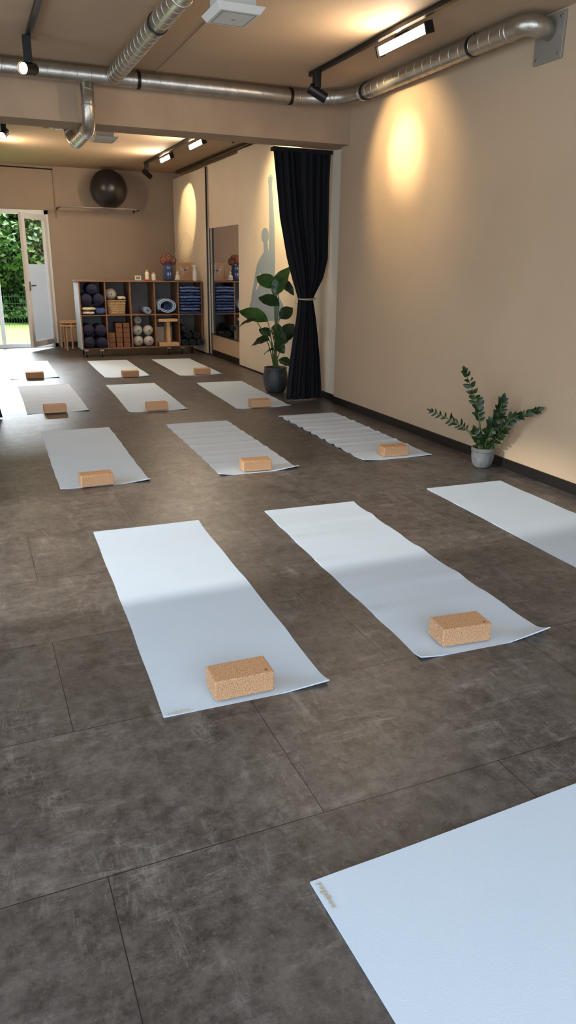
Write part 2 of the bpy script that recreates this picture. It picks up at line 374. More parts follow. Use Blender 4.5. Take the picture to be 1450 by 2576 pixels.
m2.prism([on_x(x, y, XP-.024) for x, y in hp2], (.003,0,0)).build('painted_arch', 'mural2', sp)
tag(MB().box(XP-.08, XP-.045, 8.6, 13.6, 2.955, 2.985).build('ceiling_rail', 'black'), 'thin black rail on the ceiling above the sliding panel', 'rail')
# ------------------------------------------------------------------ ducts
ZD = 2.92; YD = 6.95
droot = thing('ventilation_duct', 'galvanized spiral ventilation duct with branches running below the ceiling and beam', 'duct', (0, YD, ZD))
def duct(paths, clamps=(), rad=.063):
    root = droot
    for pts in paths:
        b = MB(); p = fillet(pts, .17); b.tube(p, rad, 28)
        for i in range(len(pts)-1):
            a, c = Vector(pts[i]), Vector(pts[i+1]); d = c-a; L = d.length; u = d.normalized(); s0 = .19 if i > 0 else .05; s1 = L-(.19 if i < len(pts)-2 else .05)
            x = s0
            while x < s1:
                ax = (u+frame_of(u)[1]*.12+frame_of(u)[0]*.06).normalized(); b.ring(a+u*x, ax, rad, .0028); x += .115
            if i > 0 and L > .3: b.ring(a+u*.17, u, rad+.001, .006)
            if i < len(pts)-2 and L > .3: b.ring(c-u*.17, u, rad+.001, .006)
        b.build('pipe', 'duct', root, smooth=True)
    for cpos, ax in clamps:
        k = MB(); ax = Vector(ax); cpos = Vector(cpos)
        k.tube([cpos-ax*.014, cpos+ax*.014], rad+.006, 28); k.tube([cpos+Vector((0,0,rad)), Vector((cpos.x, cpos.y, H))], .005, 8)
        k.build('clamp', 'black', root, smooth='auto')
duct([[(-2.8,YD,ZD),(3.2,YD,ZD),(3.47,6.68,ZD),(3.47,4.33,ZD),(XW-.02,4.33,ZD-.02)]],
     [((1.55,YD,ZD),(1,0,0)), ((2.95,YD,ZD),(1,0,0)), ((3.47,6.45,ZD),(0,1,0)), ((3.47,4.9,ZD),(0,1,0))])
duct([[(1.34,YD-.06,ZD),(1.34,4.6,ZD),(1.36,4.48,ZD),(1.45,4.46,ZD)]], [((1.34,5.35,ZD),(0,1,0))])
duct([[(1.12,YD,ZD-.06),(1.12,YD,2.525),(1.12,7.9,2.525),(1.10,8.4,2.86),(1.08,9.2,2.88)], [(.98,9.2,2.885),(1.5,9.2,2.885)]], rad=.054)
wp = thing('wall_plate', 'grey metal square plate where the duct enters the right wall', 'plate', (XW, 4.33, 2.86))
MB().box(XW-.02, XW-.001, 4.2, 4.46, 2.72, 2.985).build('plate', 'platemetal', wp, bevel=.003)
for y in (4.23, 4.43):
    for z in (2.75, 2.955): MB().tube([(XW-.026,y,z),(XW-.018,y,z)], .008, 10).build('screw', 'chrome', wp)
def vent(loc, label):
    r = thing('ceiling_vent', label, 'vent', loc, 'white ceiling vents'); x, y, z = loc
    MB().box(x-.10, x+.10, y-.11, y+.11, z-.21, z).build('housing', 'clear', r, bevel=.01)
    b = MB(); a, c = .115, .13
    b.add([(x-a,y-c,z-.25),(x+a,y-c,z-.25),(x+a,y+c,z-.25),(x-a,y+c,z-.25),(x-a-.025,y-c-.025,z-.215),(x+a+.025,y-c-.025,z-.215),(x+a+.025,y+c+.025,z-.215),(x-a-.025,y+c+.025,z-.215)],
        [(3,2,1,0),(4,5,6,7),(0,1,5,4),(1,2,6,5),(2,3,7,6),(3,0,4,7)])
    dp = b.build('diffuser_plate', 'plastic', r, bevel=.004)
    k = MB()
    for s_ in (-1, 1):
        k.box(x+s_*.095-.002, x+s_*.095+.002, y-.11, y+.11, z-.2515, z-.2495); k.box(x-.095, x+.095, y+s_*.11-.002, y+s_*.11+.002, z-.2515, z-.2495)
    k.build('air_slot', 'slot', dp)
    MB().lathe([(.009,0),(.009,.004),(0,.005)], (x, y, z-.255), n=12).build('screw', 'chrome', dp)
vent((1.55, 4.48, H), 'large white ceiling vent box at the top of the photo beside duct')
vent((1.63, 9.2, H), 'white ceiling vent box in the rear room beyond the beam')
# ------------------------------------------------------------------ lamps
def addlight(kind, name, loc, target, energy, color, parent=None, size=.1, size2=None, angle=60, blend=.5):
    l = bpy.data.lights.new(name, kind); l.energy = energy; l.color = color
    if kind == 'AREA':
        l.shape = 'RECTANGLE'; l.size = size; l.size_y = size2 or size
    if kind == 'SPOT': l.spot_size = math.radians(angle); l.spot_blend = blend; l.shadow_soft_size = size
    o = bpy.data.objects.new(name, l); C.objects.link(o)
    q = (Vector(target)-Vector(loc)).to_track_quat('-Z', 'Y')
    o.location = loc; o.rotation_euler = q.to_euler()
    if parent is not None:
        o.parent = parent; o.location = Vector(loc)-Vector(parent.location)
    return o
WARM = (1, .75, .41); WARM2 = (1, .81, .60)
def track(x, y0, y1, label):
    t = MB().box(x-.018, x+.018, y0, y1, H-.034, H-.001).build('light_track', 'black', bevel=.002)
    return tag(t, label, 'light track', 'black ceiling light tracks')
def spot(x, y, target, label, energy=60, angle=70, L=.16, r=.04, blend=.6, col=WARM, core=0, bh=.12):
    root = thing('track_spotlight', label, 'spotlight', (x, y, H-.034), 'black track spotlights')
    MB().box(x-.028, x+.028, y-.028, y+.028, H-.034-bh, H-.034).build('driver_box', 'black', root, bevel=.003)
    piv = Vector((x, y, H-.034-bh-.035)); d = (Vector(target)-piv).normalized()
    MB().tube([(x, y, H-.03-bh), piv], .017, 12).build('stem', 'black', root, smooth='auto')
    c = piv-d*L*.45; e = piv+d*L*.55
    MB().tube([c, c+d*.001, e-d*.03], r, 24).tube([e-d*.03, e], r, 24, caps=False).build('lamp_head', 'black', root, smooth='auto')
    MB().tube([e-d*.022, e-d*.015], r*.9, 24).build('lens', 'lens', root)
    if energy: addlight('SPOT', 'lamp', e+d*.01, target, energy, col, root, .03, angle=angle, blend=blend)
    if core: addlight('SPOT', 'lamp', e+d*.01, target, core, (1,.80,.50), root, .03, angle=52, blend=1)
def flood(x, y, label, ang=1.25, L=.62, energy=25):
    root = thing('track_floodlight', label, 'floodlight', (x, y, H-.034), 'track floodlights with bright faces')
    z = H-.075
    R = Euler((0, ang, 0)).to_matrix()
    MB().box(x-.02, x+.02, y-.08, y+.08, H-.055, H-.035).box(x-.012, x+.012, y-.03, y+.03, H-.085, H-.045).build('mount', 'black', root)
    MB().box(-.032, .032, -L/2, L/2, -.006, .022, R, (x, y, z)).box(-.036, .036, -L/2-.015, -L/2, -.03, .03, R, (x, y, z)).box(-.036, .036, L/2, L/2+.015, -.03, .03, R, (x, y, z)).build('housing', 'black', root)
    MB().box(-.029, .029, -L/2, L/2, -.014, -.006, R, (x, y, z)).build('led_face', 'led', root)
    n = R @ Vector((0,0,-1)); p = Vector((x,y,z))+n*.03
    addlight('AREA', 'lamp', p, p+n, energy, WARM2, root, .06, L)
track(2.9, 3.2, 6.4, 'black light track on the ceiling near the right wall, front room')
spot(2.87, 6.2, (XW, 6.06, 2.42), 'black spotlight at end of front track, lighting the right wall', 50, 96, blend=.55, core=85)
flood(2.96, 5.0, 'bright floodlight on the front track near the right wall', energy=38)
track(.62, 3.6, 6.4, 'black light track on ceiling at upper left, front room')
spot(.60, 6.2, (-.25, 5.0, 2.5), 'black spotlight at upper left with its lit lens showing', 30, 80, bh=.17)
track(2.9, 8.0, 12.8, 'black light track in rear room leading toward the shelf')
spot(2.88, 12.6, (XP, 13.05, 2.3), 'black spotlight in rear room aimed at the cream panel', 66, 56, blend=.3)
flood(2.95, 11.6, 'floodlight on rear track closer to the far wall', energy=58)
flood(2.98, 10.1, 'floodlight on rear track closer to the beam', energy=58)
spot(2.88, 8.5, (XP, 8.8, 2.3), 'black spotlight just behind the beam lighting the mural panel', 120, 90, core=70)
track(.6, 8.0, 12.0, 'black light track at left of rear room')
spot(.6, 9.6, (.2, 8.6, 2.3), 'lit black spotlight at left edge in rear room', 20, 80)
flood(.56, 11.4, 'floodlight on the left track of rear room', ang=-1.25, energy=36)
# daylight
addlight('AREA', 'daylight_left_window', (-2.98, 2.2, 1.5), (0, 2.2, 1.2), 185, (.70,.85,1), size=6.2, size2=2.4)
addlight('AREA', 'daylight_back_window', (.3, -1.98, 1.5), (.3, 3, 1.0), 185, (.70,.85,1), size=5.6, size2=2.4)
addlight('AREA', 'daylight_garden', (.4, 19, 4.6), (.7, 11.6, 0), 2500, (.86,.94,1), size=4, size2=2.2)
addlight('SPOT', 'low_daylight_beam', (-7.5, 2.95, 3.7), (.4, 3.65, 0), 4000, (1,.94,.84), size=.08, angle=17, blend=.35)
sun = bpy.data.lights.new('sun', 'SUN'); sun.energy = 3.0; sun.angle = .02; sun.color = (1,.95,.85)
so = bpy.data.objects.new('sun', sun); C.objects.link(so); so.rotation_euler = Vector((-.25, .75, -.75)).to_track_quat('-Z','Y').to_euler()
W = bpy.data.worlds.new('world'); bpy.context.scene.world = W; W.use_nodes = True
bg = W.node_tree.nodes['Background']
sky = W.node_tree.nodes.new('ShaderNodeTexSky'); sky.sky_type = 'PREETHAM'; sky.sun_direction = (.25,-.6,.75); sky.turbidity = 3
W.node_tree.links.new(sky.outputs[0], bg.inputs[0]); bg.inputs[1].default_value = .5
# ------------------------------------------------------------------ yoga mats
MG = 'pale blue yoga mats laid out on the floor'
def yoga_mat(cx, cy, th, label, wave=.003, curl=(.0, .0), fcurl=0, L=1.86, seed=1, nw=9):
    rd = random.Random(seed); ph = [rd.uniform(0, 6.28) for _ in range(6)]
    def fn(u, v):
        x = (u-.5)*.61; y = (v-.5)*L
        e = (abs(u-.5)*2)
        calm = min(1, max(0, (v*L-.22)/.15))*.94+.06
        w = calm*wave*(.4+.6*e**2)*max(0, .55*math.sin(v*nw*2*PI+ph[0]+.5*u)+.35*math.sin(v*nw*3.3*PI+ph[1]-u)+.1)
        x += .0025*math.sin(v*7+ph[2])+wave*.35*math.sin(v*nw*2*PI+ph[3])*e*(1 if u > .5 else -1)
        t = max(0, 1-v*L/.09); c = (curl[0]*max(0, 1-u/.22)**1.2+curl[1]*max(0, (u-.64)/.36)**1.1)*t**1.6
        t2 = max(0, 1-(1-v)*L/.10); c += fcurl*t2**1.6
        return Vector((x, y, .001+w+c))
    b = MB().grid(fn, 20, 120)
    o = b.build('yoga_mat', 'mat', smooth=True, solid=.0045); o.location = (cx, cy, 0); o.rotation_euler = (0,0,th)
    return tag(o, label, 'yoga mat', MG)
def gm(pts):
    g = [on_z(*p) for p in pts]; c = (g[0]+g[1]+g[2]+g[3])/4; d = (g[3]+g[2]-g[0]-g[1]); return c.x, c.y, math.atan2(-d.x, d.y)
m1 = yoga_mat(.790, 3.034, -.032, 'pale blue yoga mat with tan lettering near its block, left mat of nearest full row', .003, (.004,.018), .004, 1.9, 1, 4)
m2_ = yoga_mat(1.818, 3.032, -.043, 'pale blue mat with curled right corner, middle mat of nearest full row', .006, (.014,.038), .006, 1.9, 2, 6)
yoga_mat(3.05, 3.09, -.035, 'pale blue mat cut off at right photo edge, nearest the small potted plant', .003, (.01,.01), .004, 1.9, 3, 5)
yoga_mat(.763, 5.864, -.022, 'pale blue mat, left of second row, short block on its near end', .004, (.006,.02), 0, 1.9, 4, 6)
yoga_mat(1.889, 5.80, -.032, 'pale blue mat, middle of second row, its near end curled', .007, (.018,.03), 0, 1.9, 5, 9)
yoga_mat(3.065, 5.80, -.027, 'strongly creased pale blue mat along the right wall in second row', .012, (.012,.006), 0, 1.9, 6, 11)
for k_, (pts, lb) in enumerate([([(73,1046),(230,1036),(174,966),(40,969)], 'pale blue mat, left of third row, nearest the dark curtain hem'),
    ([(327,1039),(474,1034),(388,963),(270,967)], 'pale blue mat, middle of third row'),
    ([(600,1030),(727,1023),(622,958),(483,963)], 'pale blue mat of third row beside the large potted plant'),
    ([(27,957),(155,954),(117,907),(14,909)], 'pale blue mat of farthest row nearest the garden door'),
    ([(266,951),(384,948),(320,905),(214,908)], 'pale blue mat of farthest row in front of the shelf middle'),
    ([(456,945),(560,941),(485,903),(375,905)], 'pale blue mat of farthest row nearest the wall mirror')]):
    x, y, t = gm(pts); yoga_mat(x, y, t*.6-.01, lb, .005 if k_ in (2,5) else .003, (.008,.014), .003, 1.86, 20+k_, 8)
fm0 = yoga_mat(0, 0, 0, 'pale blue mat laid crosswise at lower right with lettering at its corner and no block', .0012, (0,0), 0, 1.86, 33, 3)
e0 = Vector((math.cos(.033), math.sin(.033), 0)); n0 = Vector((e0.y, -e0.x, 0)); c0 = Vector((.619, 1.275, 0))+e0*.93+n0*.305
fm0.location = c0; fm0.rotation_euler = (0, 0, .033+PI/2)
def lettering(parent, world, rz, size):
    cu = bpy.data.curves.new('t', 'FONT'); cu.body = 'yogabox'; cu.size = size; cu.extrude = .0004; cu.space_character = 1.12
    t = bpy.data.objects.new('t', cu); C.objects.link(t); bpy.context.view_layer.update()
    me = bpy.data.meshes.new_from_object(t); bpy.data.objects.remove(t)
    o = bpy.data.objects.new('printed_lettering', me); C.objects.link(o); me.materials.clear(); me.materials.append(M['print'])
    o.parent = parent; Mi = Matrix.Translation(parent.location) @ Euler(parent.rotation_euler).to_matrix().to_4x4()
    o.matrix_local = Mi.inverted() @ (Matrix.Translation(world) @ Matrix.Rotation(rz, 4, 'Z')); o['label'] = 'tan lettering'
lettering(fm0, Vector((.632, 1.262, .0072)), -PI/2+.033, .022)
g = on_z(424, 1801, .009); lettering(m1, Vector((g.x, g.y+.006, .0105)), -.032, .021)
# ------------------------------------------------------------------ cork blocks
BG = 'cork yoga blocks on the mats'
blk = thing('yoga_block', 'x', 'yoga block', (0,0,0), BG)
o = MB().box(-.11, .11, 0, .12, 0, .078).build('body', 'cork', blk, bevel=.005, smooth='auto')
MB().lathe([(.006,.0782),(.006,.0786)], (.085,.02,0), n=12).build('stamp', 'brownblock', blk)
bl = [((541,1766),(692,1737),'cork block on the lettered mat, largest cork block in the photo'),
((1112,1626),(1236,1614),'cork block on middle mat of nearest row, second largest block'),
((205,1228),(289,1218),'cork block on the left mat of second row'),
((612,1187),(686,1183),'cork block on the curled middle mat of second row'),
((963,1150),(1032,1146),'cork block on the creased mat by the right wall'),
((112,1041),(170,1037),'cork block on the left mat of third row'),
((372,1034),(424,1031),'cork block on the middle mat of third row'),
((630,1026),(685,1023),'cork block on third row mat beside the large plant'),
((66,953),(112,951),'cork block on farthest mat nearest the garden door'),
((309,949),(351,947),'cork block on farthest row mat in front of shelf'),
((490,942),(532,941),'cork block on farthest mat nearest the mirror')]
for i, (a, b, lb) in enumerate(bl):
    p, q = on_z(*a, .007), on_z(*b, .007); c = (p+q)/2; t = math.atan2(q.y-p.y, q.x-p.x)*.5
    z = .0072
    if i == 0: blk.location = (c.x, c.y, z); blk.rotation_euler = (0,0,t); blk['label'] = lb
    else: dup(blk, (c.x, c.y, z), t, lb)
# ------------------------------------------------------------------ curtains
def curtain(levels, yc, folds, label, seed=0, tie=None):
    rt = thing('curtain', label, 'curtain', (levels[-1][1], yc, 0), 'navy tied curtains')
    lv = sorted(levels)
    def at(z):
        for a, b in zip(lv, lv[1:]):
            if a[0] <= z <= b[0]:
                t = (z-a[0])/(b[0]-a[0]); return a[1]+(b[1]-a[1])*t, a[2]+(b[2]-a[2])*t
        return lv[-1][1:] if z > lv[-1][0] else lv[0][1:]
    z0, z1 = lv[0][0], lv[-1][0]
    def fn(u, v):
        z = z0+(z1-z0)*v; xl, xr = at(z); w = xr-xl
        amp = (.018+.05*min(1, w/.66)*.7)*(.72+.28*math.sin(15*u+3*v+seed))
        uu = u+.022*math.sin(9*u+3*v+seed)+.012*math.sin(23*u+5*v)
        y = yc+amp*math.sin(uu*folds*2*PI)+.010*math.sin(uu*folds*4.6*PI+v*3)
        x = xl+w*u+.10*w/folds*math.sin(uu*folds*4*PI+v*2)
        bulge = .05*math.cos((u-.5)*PI)*(1-min(1, w/.66))
        return Vector((x, y-bulge, z))
    MB().grid(fn, folds*14, 70).build('cloth', 'curtain', rt, smooth=True)
    hd = MB().box(lv[-1][1]-.005, lv[-1][2], yc-.045, yc+.045, z1-.03, z1+.005); hd.build('heading', 'curtain', rt, bevel=.004)
    if tie:
        tz, tl, tr = tie; cx = (tl+tr)/2; rx = (tr-tl)/2+.012; k = MB()
        for q in range(2):
            pts = [(cx+rx*math.cos(t), yc-.02+(.095)*math.sin(t), tz+q*.008+.006*math.sin(t+q)) for t in [j*2*PI/28 for j in range(29)]]
            k.tube(pts, .0042, 8)
        for q, (dx, ln) in enumerate(((-.03,.12),)):
            pts = [(tl+dx*math.sin(t), yc+.03, tz+.05-ln*math.sin(t*.5)-.02*math.cos(t)) for t in [j*2*PI/20 for j in range(21)]]
            k.tube(pts, .003, 8)
        k.build('tieback_rope', 'rope', rt, smooth=True)
    return rt
YC = 7.56
lv = []
for py, a, b in [(382,686,845),(450,693,844),(550,703,839),(650,723,826),(700,737,812),(752,752,787),(800,748,794),(850,740,799),(900,733,803),(960,726,806),(1001,722,808)]:
    p, q = on_y(a, py, YC), on_y(b, py, YC); lv.append(((p.z+q.z)/2, p.x, min(q.x, XP-.03)))
lv = sorted(lv); z0 = lv[0]; lv[0] = (.012, z0[1], z0[2])
lv[-1] = (2.58, lv[-1][1], 3.68)
tz = on_y(770, 752, YC); curtain(lv, YC, 9, 'navy floor length curtain tied with rope beside the right wall', 1, (tz.z, on_y(752,752,YC).x, on_y(788,752,YC).x))
curtain([(.012,-.32,.19),(.6,-.26,.10),(1.1,-.16,0),(1.6,-.3,.1),(2.2,-.6,.2),(2.58,-.7,.22)], YC, 10, 'dark navy curtain hem at far left photo edge', 2, (1.1,-.16,0))
# ------------------------------------------------------------------ plants
def leaf_mesh(mb, base, tip, width, up=(0,0,1), droop=.06, fold=.25, n=10, roll=0):
    base, tip = Vector(base), Vector(tip); d = tip-base; L = d.length; a = d.normalized()
    side = a.cross(Vector(up)); side = side.normalized() if side.length > 1e-3 else Vector((1,0,0))
    side = (Matrix.Rotation(roll, 3, a) @ side); nrm = side.cross(a).normalized()
    def fn(u, v):
        s = (u-.5)*2; w = width/2*max(.01, math.sin(PI*min(1, v**.8*.98+.02)))**.75
        return base+a*L*v+side*s*w+nrm*(fold*w*abs(s)+4*droop*L*v*(1-v)+.01*math.sin(v*20)*abs(s)*width*4)
    mb.grid(fn, 6, n)
pb = on_z(693, 986); PX, PY = pb.x, pb.y
pl = thing('potted_plant', 'large leafy potted plant in dark ribbed pot beside the curtain', 'potted plant', (PX, PY, 0))
MB().lathe([(.085,0),(.115,.02),(.14,.09),(.148,.16),(.142,.23),(.13,.28),(.138,.295),(.128,.30),(.12,.27)], (PX,PY,0), n=80, rib=.012, ribn=26).build('pot', 'pot', pl, smooth=True)
MB().lathe([(.122,.25),(.0,.268)], (PX,PY,0)).build('soil', 'soil', pl)
LV = [((694,742),(729,672),0,-.02,.20,.75,'leaf'), ((688,740),(712,694),.03,0,.12,1.3,'leafd'), ((697,722),(646,697),.05,-.05,.17,1.0,'leaf'), ((703,768),(651,749),-.05,-.1,.16,.9,'leafd'),
 ((674,808),(602,783),-.05,-.15,.17,1.0,'leaf'), ((644,806),(597,828),-.12,-.2,.12,.6,'leafd'), ((678,856),(634,870),-.1,-.2,.16,.8,'leafd'),
 ((702,856),(740,816),0,.1,.18,1.1,'leafd'), ((712,874),(742,842),.05,-.08,.17,.7,'leafd'), ((703,705),(740,744),-.02,-.08,.13,-.9,'leafd'),
 ((682,826),(714,840),.05,-.1,.15,.9,'leafd'), ((680,846),(652,828),.1,.1,.14,.8,'leafd'), ((702,905),(737,922),0,-.1,.13,.7,'leafd'), ((704,800),(737,775),.08,.1,.15,1.1,'leafd'),
 ((690,880),(665,893),-.05,-.1,.12,.5,'leafd'), ((690,840),(722,862),-.06,-.16,.15,.9,'leafd'), ((694,862),(716,890),-.04,-.14,.13,.8,'leafd')]
for (b_, t_, o1, o2, wd, rl, ml) in LV:
    B = on_y(b_[0], b_[1], PY+o1); T = on_y(t_[0], t_[1], PY+o2)
    if T.x > XP-.08: T.x = XP-.08
    s0 = Vector((PX+random.uniform(-.03,.03), PY+random.uniform(-.03,.03), .26)); mid = s0.lerp(B, .55)+Vector(((PX-B.x)*.25, 0, .05))
    pts = [s0*(1-t)**2+mid*2*t*(1-t)+B*t*t for t in [k/10 for k in range(11)]]
    lm = MB(); leaf_mesh(lm, B, T, wd, droop=.08, roll=rl); lf_ = lm.build('leaf', ml, pl, smooth=True, sub=1)
    MB().tube(pts, [.008-.004*k/10 for k in range(11)], 8).build('stalk', 'stalk', lf_, smooth=True)
zb = on_z(1212, 1174); ZX, ZY = zb.x, zb.y
zp = thing('potted_plant', 'small potted plant with feathery stems in grey pot by right wall', 'potted plant', (ZX, ZY, 0))
MB().lathe([(.05,0),(.066,.012),(.080,.05),(.086,.09),(.084,.122),(.089,.128),(.089,.155),(.081,.156),(.078,.13)], (ZX,ZY,0), n=40).build('pot', 'pot2', zp, smooth='auto')
MB().lathe([(.079,.135),(0,.143)], (ZX,ZY,0)).build('soil', 'soil', zp)
def zstem(pts, s0, lw, ll, dens):
    P = [Vector(p) for p in pts]; out = []
    n = 34
    for i in range(n+1):
        t = i/n*(len(P)-1); k = min(int(t), len(P)-2); f = t-k
        p0, p1, p2, p3 = P[max(k-1,0)], P[k], P[k+1], P[min(k+2, len(P)-1)]
        out.append(.5*((2*p1)+(p2-p0)*f+(2*p0-5*p1+4*p2-p3)*f*f+(3*p1-p0-3*p2+p3)*f**3))
    st = MB().tube(out, [.007*(1-.75*i/n)+.001 for i in range(n+1)], 8).build('stem', 'zzs', zp, smooth=True)
    lm = MB()
    for q in range(dens):
        t = s0+(1-s0)*q/(dens-1); i = min(int(t*n), n-1); p = out[i].lerp(out[i+1], t*n-i); d = (out[i+1]-out[i]).normalized()
        sd = d.cross(Vector((.5,.8,.1))).normalized()
        sc = (.75+.3*math.sin(PI*min(1, (t-s0)/(1-s0)+.1)))
        for s in (-1, 1):
            ax = (d*random.uniform(.5,1.1)+sd*s*random.uniform(.6,1)+Vector((random.uniform(-.2,.2),random.uniform(-.6,.2),random.uniform(-.2,.2)))).normalized()
            k2 = sc*random.uniform(.85,1.15)
            leaf_mesh(lm, p, p+ax*ll*k2, lw*k2, up=(-.4+random.uniform(-.5,.5),-.8,.3+random.uniform(-.6,.6)), droop=random.uniform(-.05,.12), n=6)
    leaf_mesh(lm, out[-1], out[-1]+(out[-1]-out[-2]).normalized()*ll, lw, up=(-.4,-.8,.3), n=6)
    for v in lm.v: v.x = min(v.x, XW-.012)
    lm.build('leaflets', 'zz', st, smooth=True)
b0 = Vector((ZX, ZY, .14))
zstem([b0+Vector((-.01,0,0)), on_y(1208,1070,ZY), on_y(1199,1010,ZY), on_y(1172,938,ZY-.02)], .40, .034, .064, 11)
zstem([b0+Vector((-.03,0,0)), on_y(1180,1086,ZY+.04), on_y(1145,1062,ZY+.1), on_y(1090,1036,ZY+.18)], .40, .020, .056, 10)
zstem([b0+Vector((.01,-.01,0)), on_y(1234,1092,ZY-.08), on_y(1252,1055,ZY-.12), on_y(1264,1012,ZY-.16)], .12, .042, .078, 14)
zstem([b0+Vector((.02,-.02,0)), on_y(1252,1096,ZY-.14), on_y(1292,1052,ZY-.28), on_y(1350,1032,3.99)], .3, .032, .062, 14)
zstem([b0+Vector((0,-.02,0)), on_y(1226,1105,ZY-.06), on_y(1245,1075,ZY-.1)], .1, .04, .07, 8)
zstem([b0+Vector((.01,0,0)), on_y(1240,1112,ZY-.1), on_y(1268,1090,ZY-.2)], .2, .036, .064, 6)
zstem([b0+Vector((-.02,0,0)), on_y(1203,1110,ZY), on_y(1196,1085,ZY)], .3, .034, .056, 5)
# ------------------------------------------------------------------ shelf
YS, YB = 12.3, 12.78
SX0, SX1, SZ0, SZ1 = 1.64, 3.655, .12, 1.19
sh = thing('storage_shelf', 'wide wooden cube shelf on castors with ten compartments', 'shelf', ((SX0+SX1)/2, YS, 0))
MB().box(SX0-.012, SX0, YS, YB, SZ0, SZ1).build('side_panel', 'sidewhite', sh, label='pale grey side panel')
T_ = .022
cw = (SX1-SX0-T_)/5; zm = (SZ0+SZ1)/2
MB().box(SX0-.03, SX1+.01, YS-.015, YB, SZ1-T_, SZ1).build('top_board', 'wood', sh, bevel=.002)
MB().box(SX0, SX1, YS, YB, SZ0, SZ0+T_).build('bottom_board', 'wood', sh, bevel=.002)
MB().box(SX0, SX1, YS+.002, YB, zm-T_/2, zm+T_/2).build('middle_board', 'wood', sh, bevel=.002)
for i in range(6): MB().box(SX0+i*cw, SX0+i*cw+T_, YS+.001, YB, SZ0+T_, SZ1-T_).build('divider', 'wood', sh)
MB().box(SX0+.01, SX1-.01, YB-.01, YB, SZ0, SZ1-.01).build('back_panel', 'back', sh)
for (x, y) in ((SX0+.06,YS+.05),(SX0+.3,YS-.0),(SX0+.06,YB-.06),(SX1-.6,YS+.02),(SX1-.36,YS+.05),(SX1-.08,YB-.06)):
    cs = MB().tube([(x-.012,y,.04),(x+.012,y,.04)], .04, 20).build('castor_wheel', 'rubber', sh, smooth='auto')
    MB().box(x-.02, x-.016, y-.015, y+.015, .035, .1).box(x+.016, x+.02, y-.015, y+.015, .035, .1).box(x-.03, x+.03, y-.03, y+.03, .1, .12).build('castor_fork', 'chrome', cs)
def cell(c, r): x = SX0+c*cw+T_; z = (zm+T_/2) if r == 0 else SZ0+T_; return x, x+cw-T_, z
def capsule(mb, c, r, y0, y1, sq=1):
    L = y1-y0; pr = [(0,0),(r*.55,.004),(r*.82,.02),(r*.97,.055),(r,.1),(r*1.01,L*.5),(r,L-.1),(r*.97,L-.055),(r*.8,L-.02),(0,L)]
    mb.lathe(pr, (c[0], y0, c[1]), (0,1,0), 24)
    return mb
def bolster(x, z, r, y0, y1, lb):
    t = thing('bolster', lb, 'bolster', (x, y0, z), 'navy bolsters in the shelf')
    capsule(MB(), (x, z), r, y0, y1).build('cushion', 'navy', t, smooth=True)
    MB().tube([(x-.03,y0-.002,z),(x-.015,y0-.014,z-.012),(x+.015,y0-.014,z-.012),(x+.03,y0-.002,z)], .005, 6).build('handle', 'navy', t)
x0, x1, z0 = cell(0, 0)
bolster(x0+.095, z0+.235, .09, YS-.03, YB-.03, 'navy bolster, lower left of the three in top left compartment')
bolster(x0+.28, z0+.235, .09, YS-.06, YB-.03, 'navy bolster, lower right of three in top left compartment')
bolster(x0+.19, z0+.395, .09, YS-.02, YB-.03, 'navy bolster on top of others in top left compartment')
def slab(x0, x1, y0, y1, z, th, seed, wob=.006):
    rd = random.Random(seed); p = [rd.uniform(0,6) for _ in range(5)]; n = 20; mb = MB(); vs = []
    nx = 16
    for i in range(nx+1):
        u = i/nx; x = x0+(x1-x0)*u; e = 1-.35*max(0, abs(u-.5)*2-.8)/.2
        cz = z+th/2+wob*math.sin(u*8+p[0])+wob*.6*math.sin(u*17+p[1])+wob*1.6
        for j in range(n):
            t = 2*PI*j/n; cy, sy_ = math.cos(t), math.sin(t)
            yy = (y0+y1)/2+(y1-y0)/2*(abs(cy)**.4)*(1 if cy > 0 else -1)+.008*math.sin(u*13+p[2])
            zz = cz+th/2*(abs(sy_)**.7)*(1 if sy_ > 0 else -1)*e
            vs.append((x, yy, zz))
    fs = [(i*n+j, i*n+(j+1)%n, (i+1)*n+(j+1)%n, (i+1)*n+j) for i in range(nx) for j in range(n)]
    fs += [tuple(range(n))[::-1], tuple(nx*n+j for j in range(n))]
    return mb.add(vs, fs)
tag(slab(x0+.02, x0+.20, YS-.02, YB-.05, z0+.001, .05, 2, .002).build('folded_blanket', 'cream', smooth=True), 'cream folded blanket under the bolsters, lower one', 'blanket', 'folded cream and blue blankets')
tag(slab(x0+.02, x0+.22, YS-.02, YB-.05, z0+.062, .055, 3, .002).build('folded_blanket', 'cream', smooth=True), 'cream folded blanket directly under the bolsters, upper one', 'blanket', 'folded cream and blue blankets')
tag(slab(x0+.225, x0+.37, YS-.02, YB-.05, z0+.001, .11, 4, .002).build('folded_blanket', 'blank2', smooth=True), 'dark blue folded blanket beside the cream ones under bolsters', 'blanket', 'folded cream and blue blankets')
x0, x1, z0 = cell(0, 1)
for k_, (dx, dz, dy) in enumerate([(.1,.095,-.08),(.283,.095,-.13),(.1,.285,-.03),(.283,.28,-.12)]):
    bolster(x0+dx-.005, z0+dz, .09, YS+dy, YB-.05, ['navy bolster, bottom left of the four in lower left compartment','navy bolster, bottom right of four, jutting out of lower left compartment','navy bolster, upper left of four in lower left compartment','navy bolster, upper right of four in lower left compartment'][k_])
x0, x1, z0 = cell(1, 0)
bk = thing('wicker_basket', 'woven wicker basket in the second upper compartment', 'basket', ((x0+x1)/2, YS+.2, z0))
def rrect(cx, cy, hx, hy, z, n=40):
    out = []
    for j in range(n):
        t = 2*PI*j/n; c, s = math.cos(t), math.sin(t)
        out.append((cx+hx*abs(c)**.35*(1 if c > 0 else -1), cy+hy*abs(s)**.35*(1 if s > 0 else -1), z))
    return out
bm_ = MB(); vs = []; cxx = x0+.17
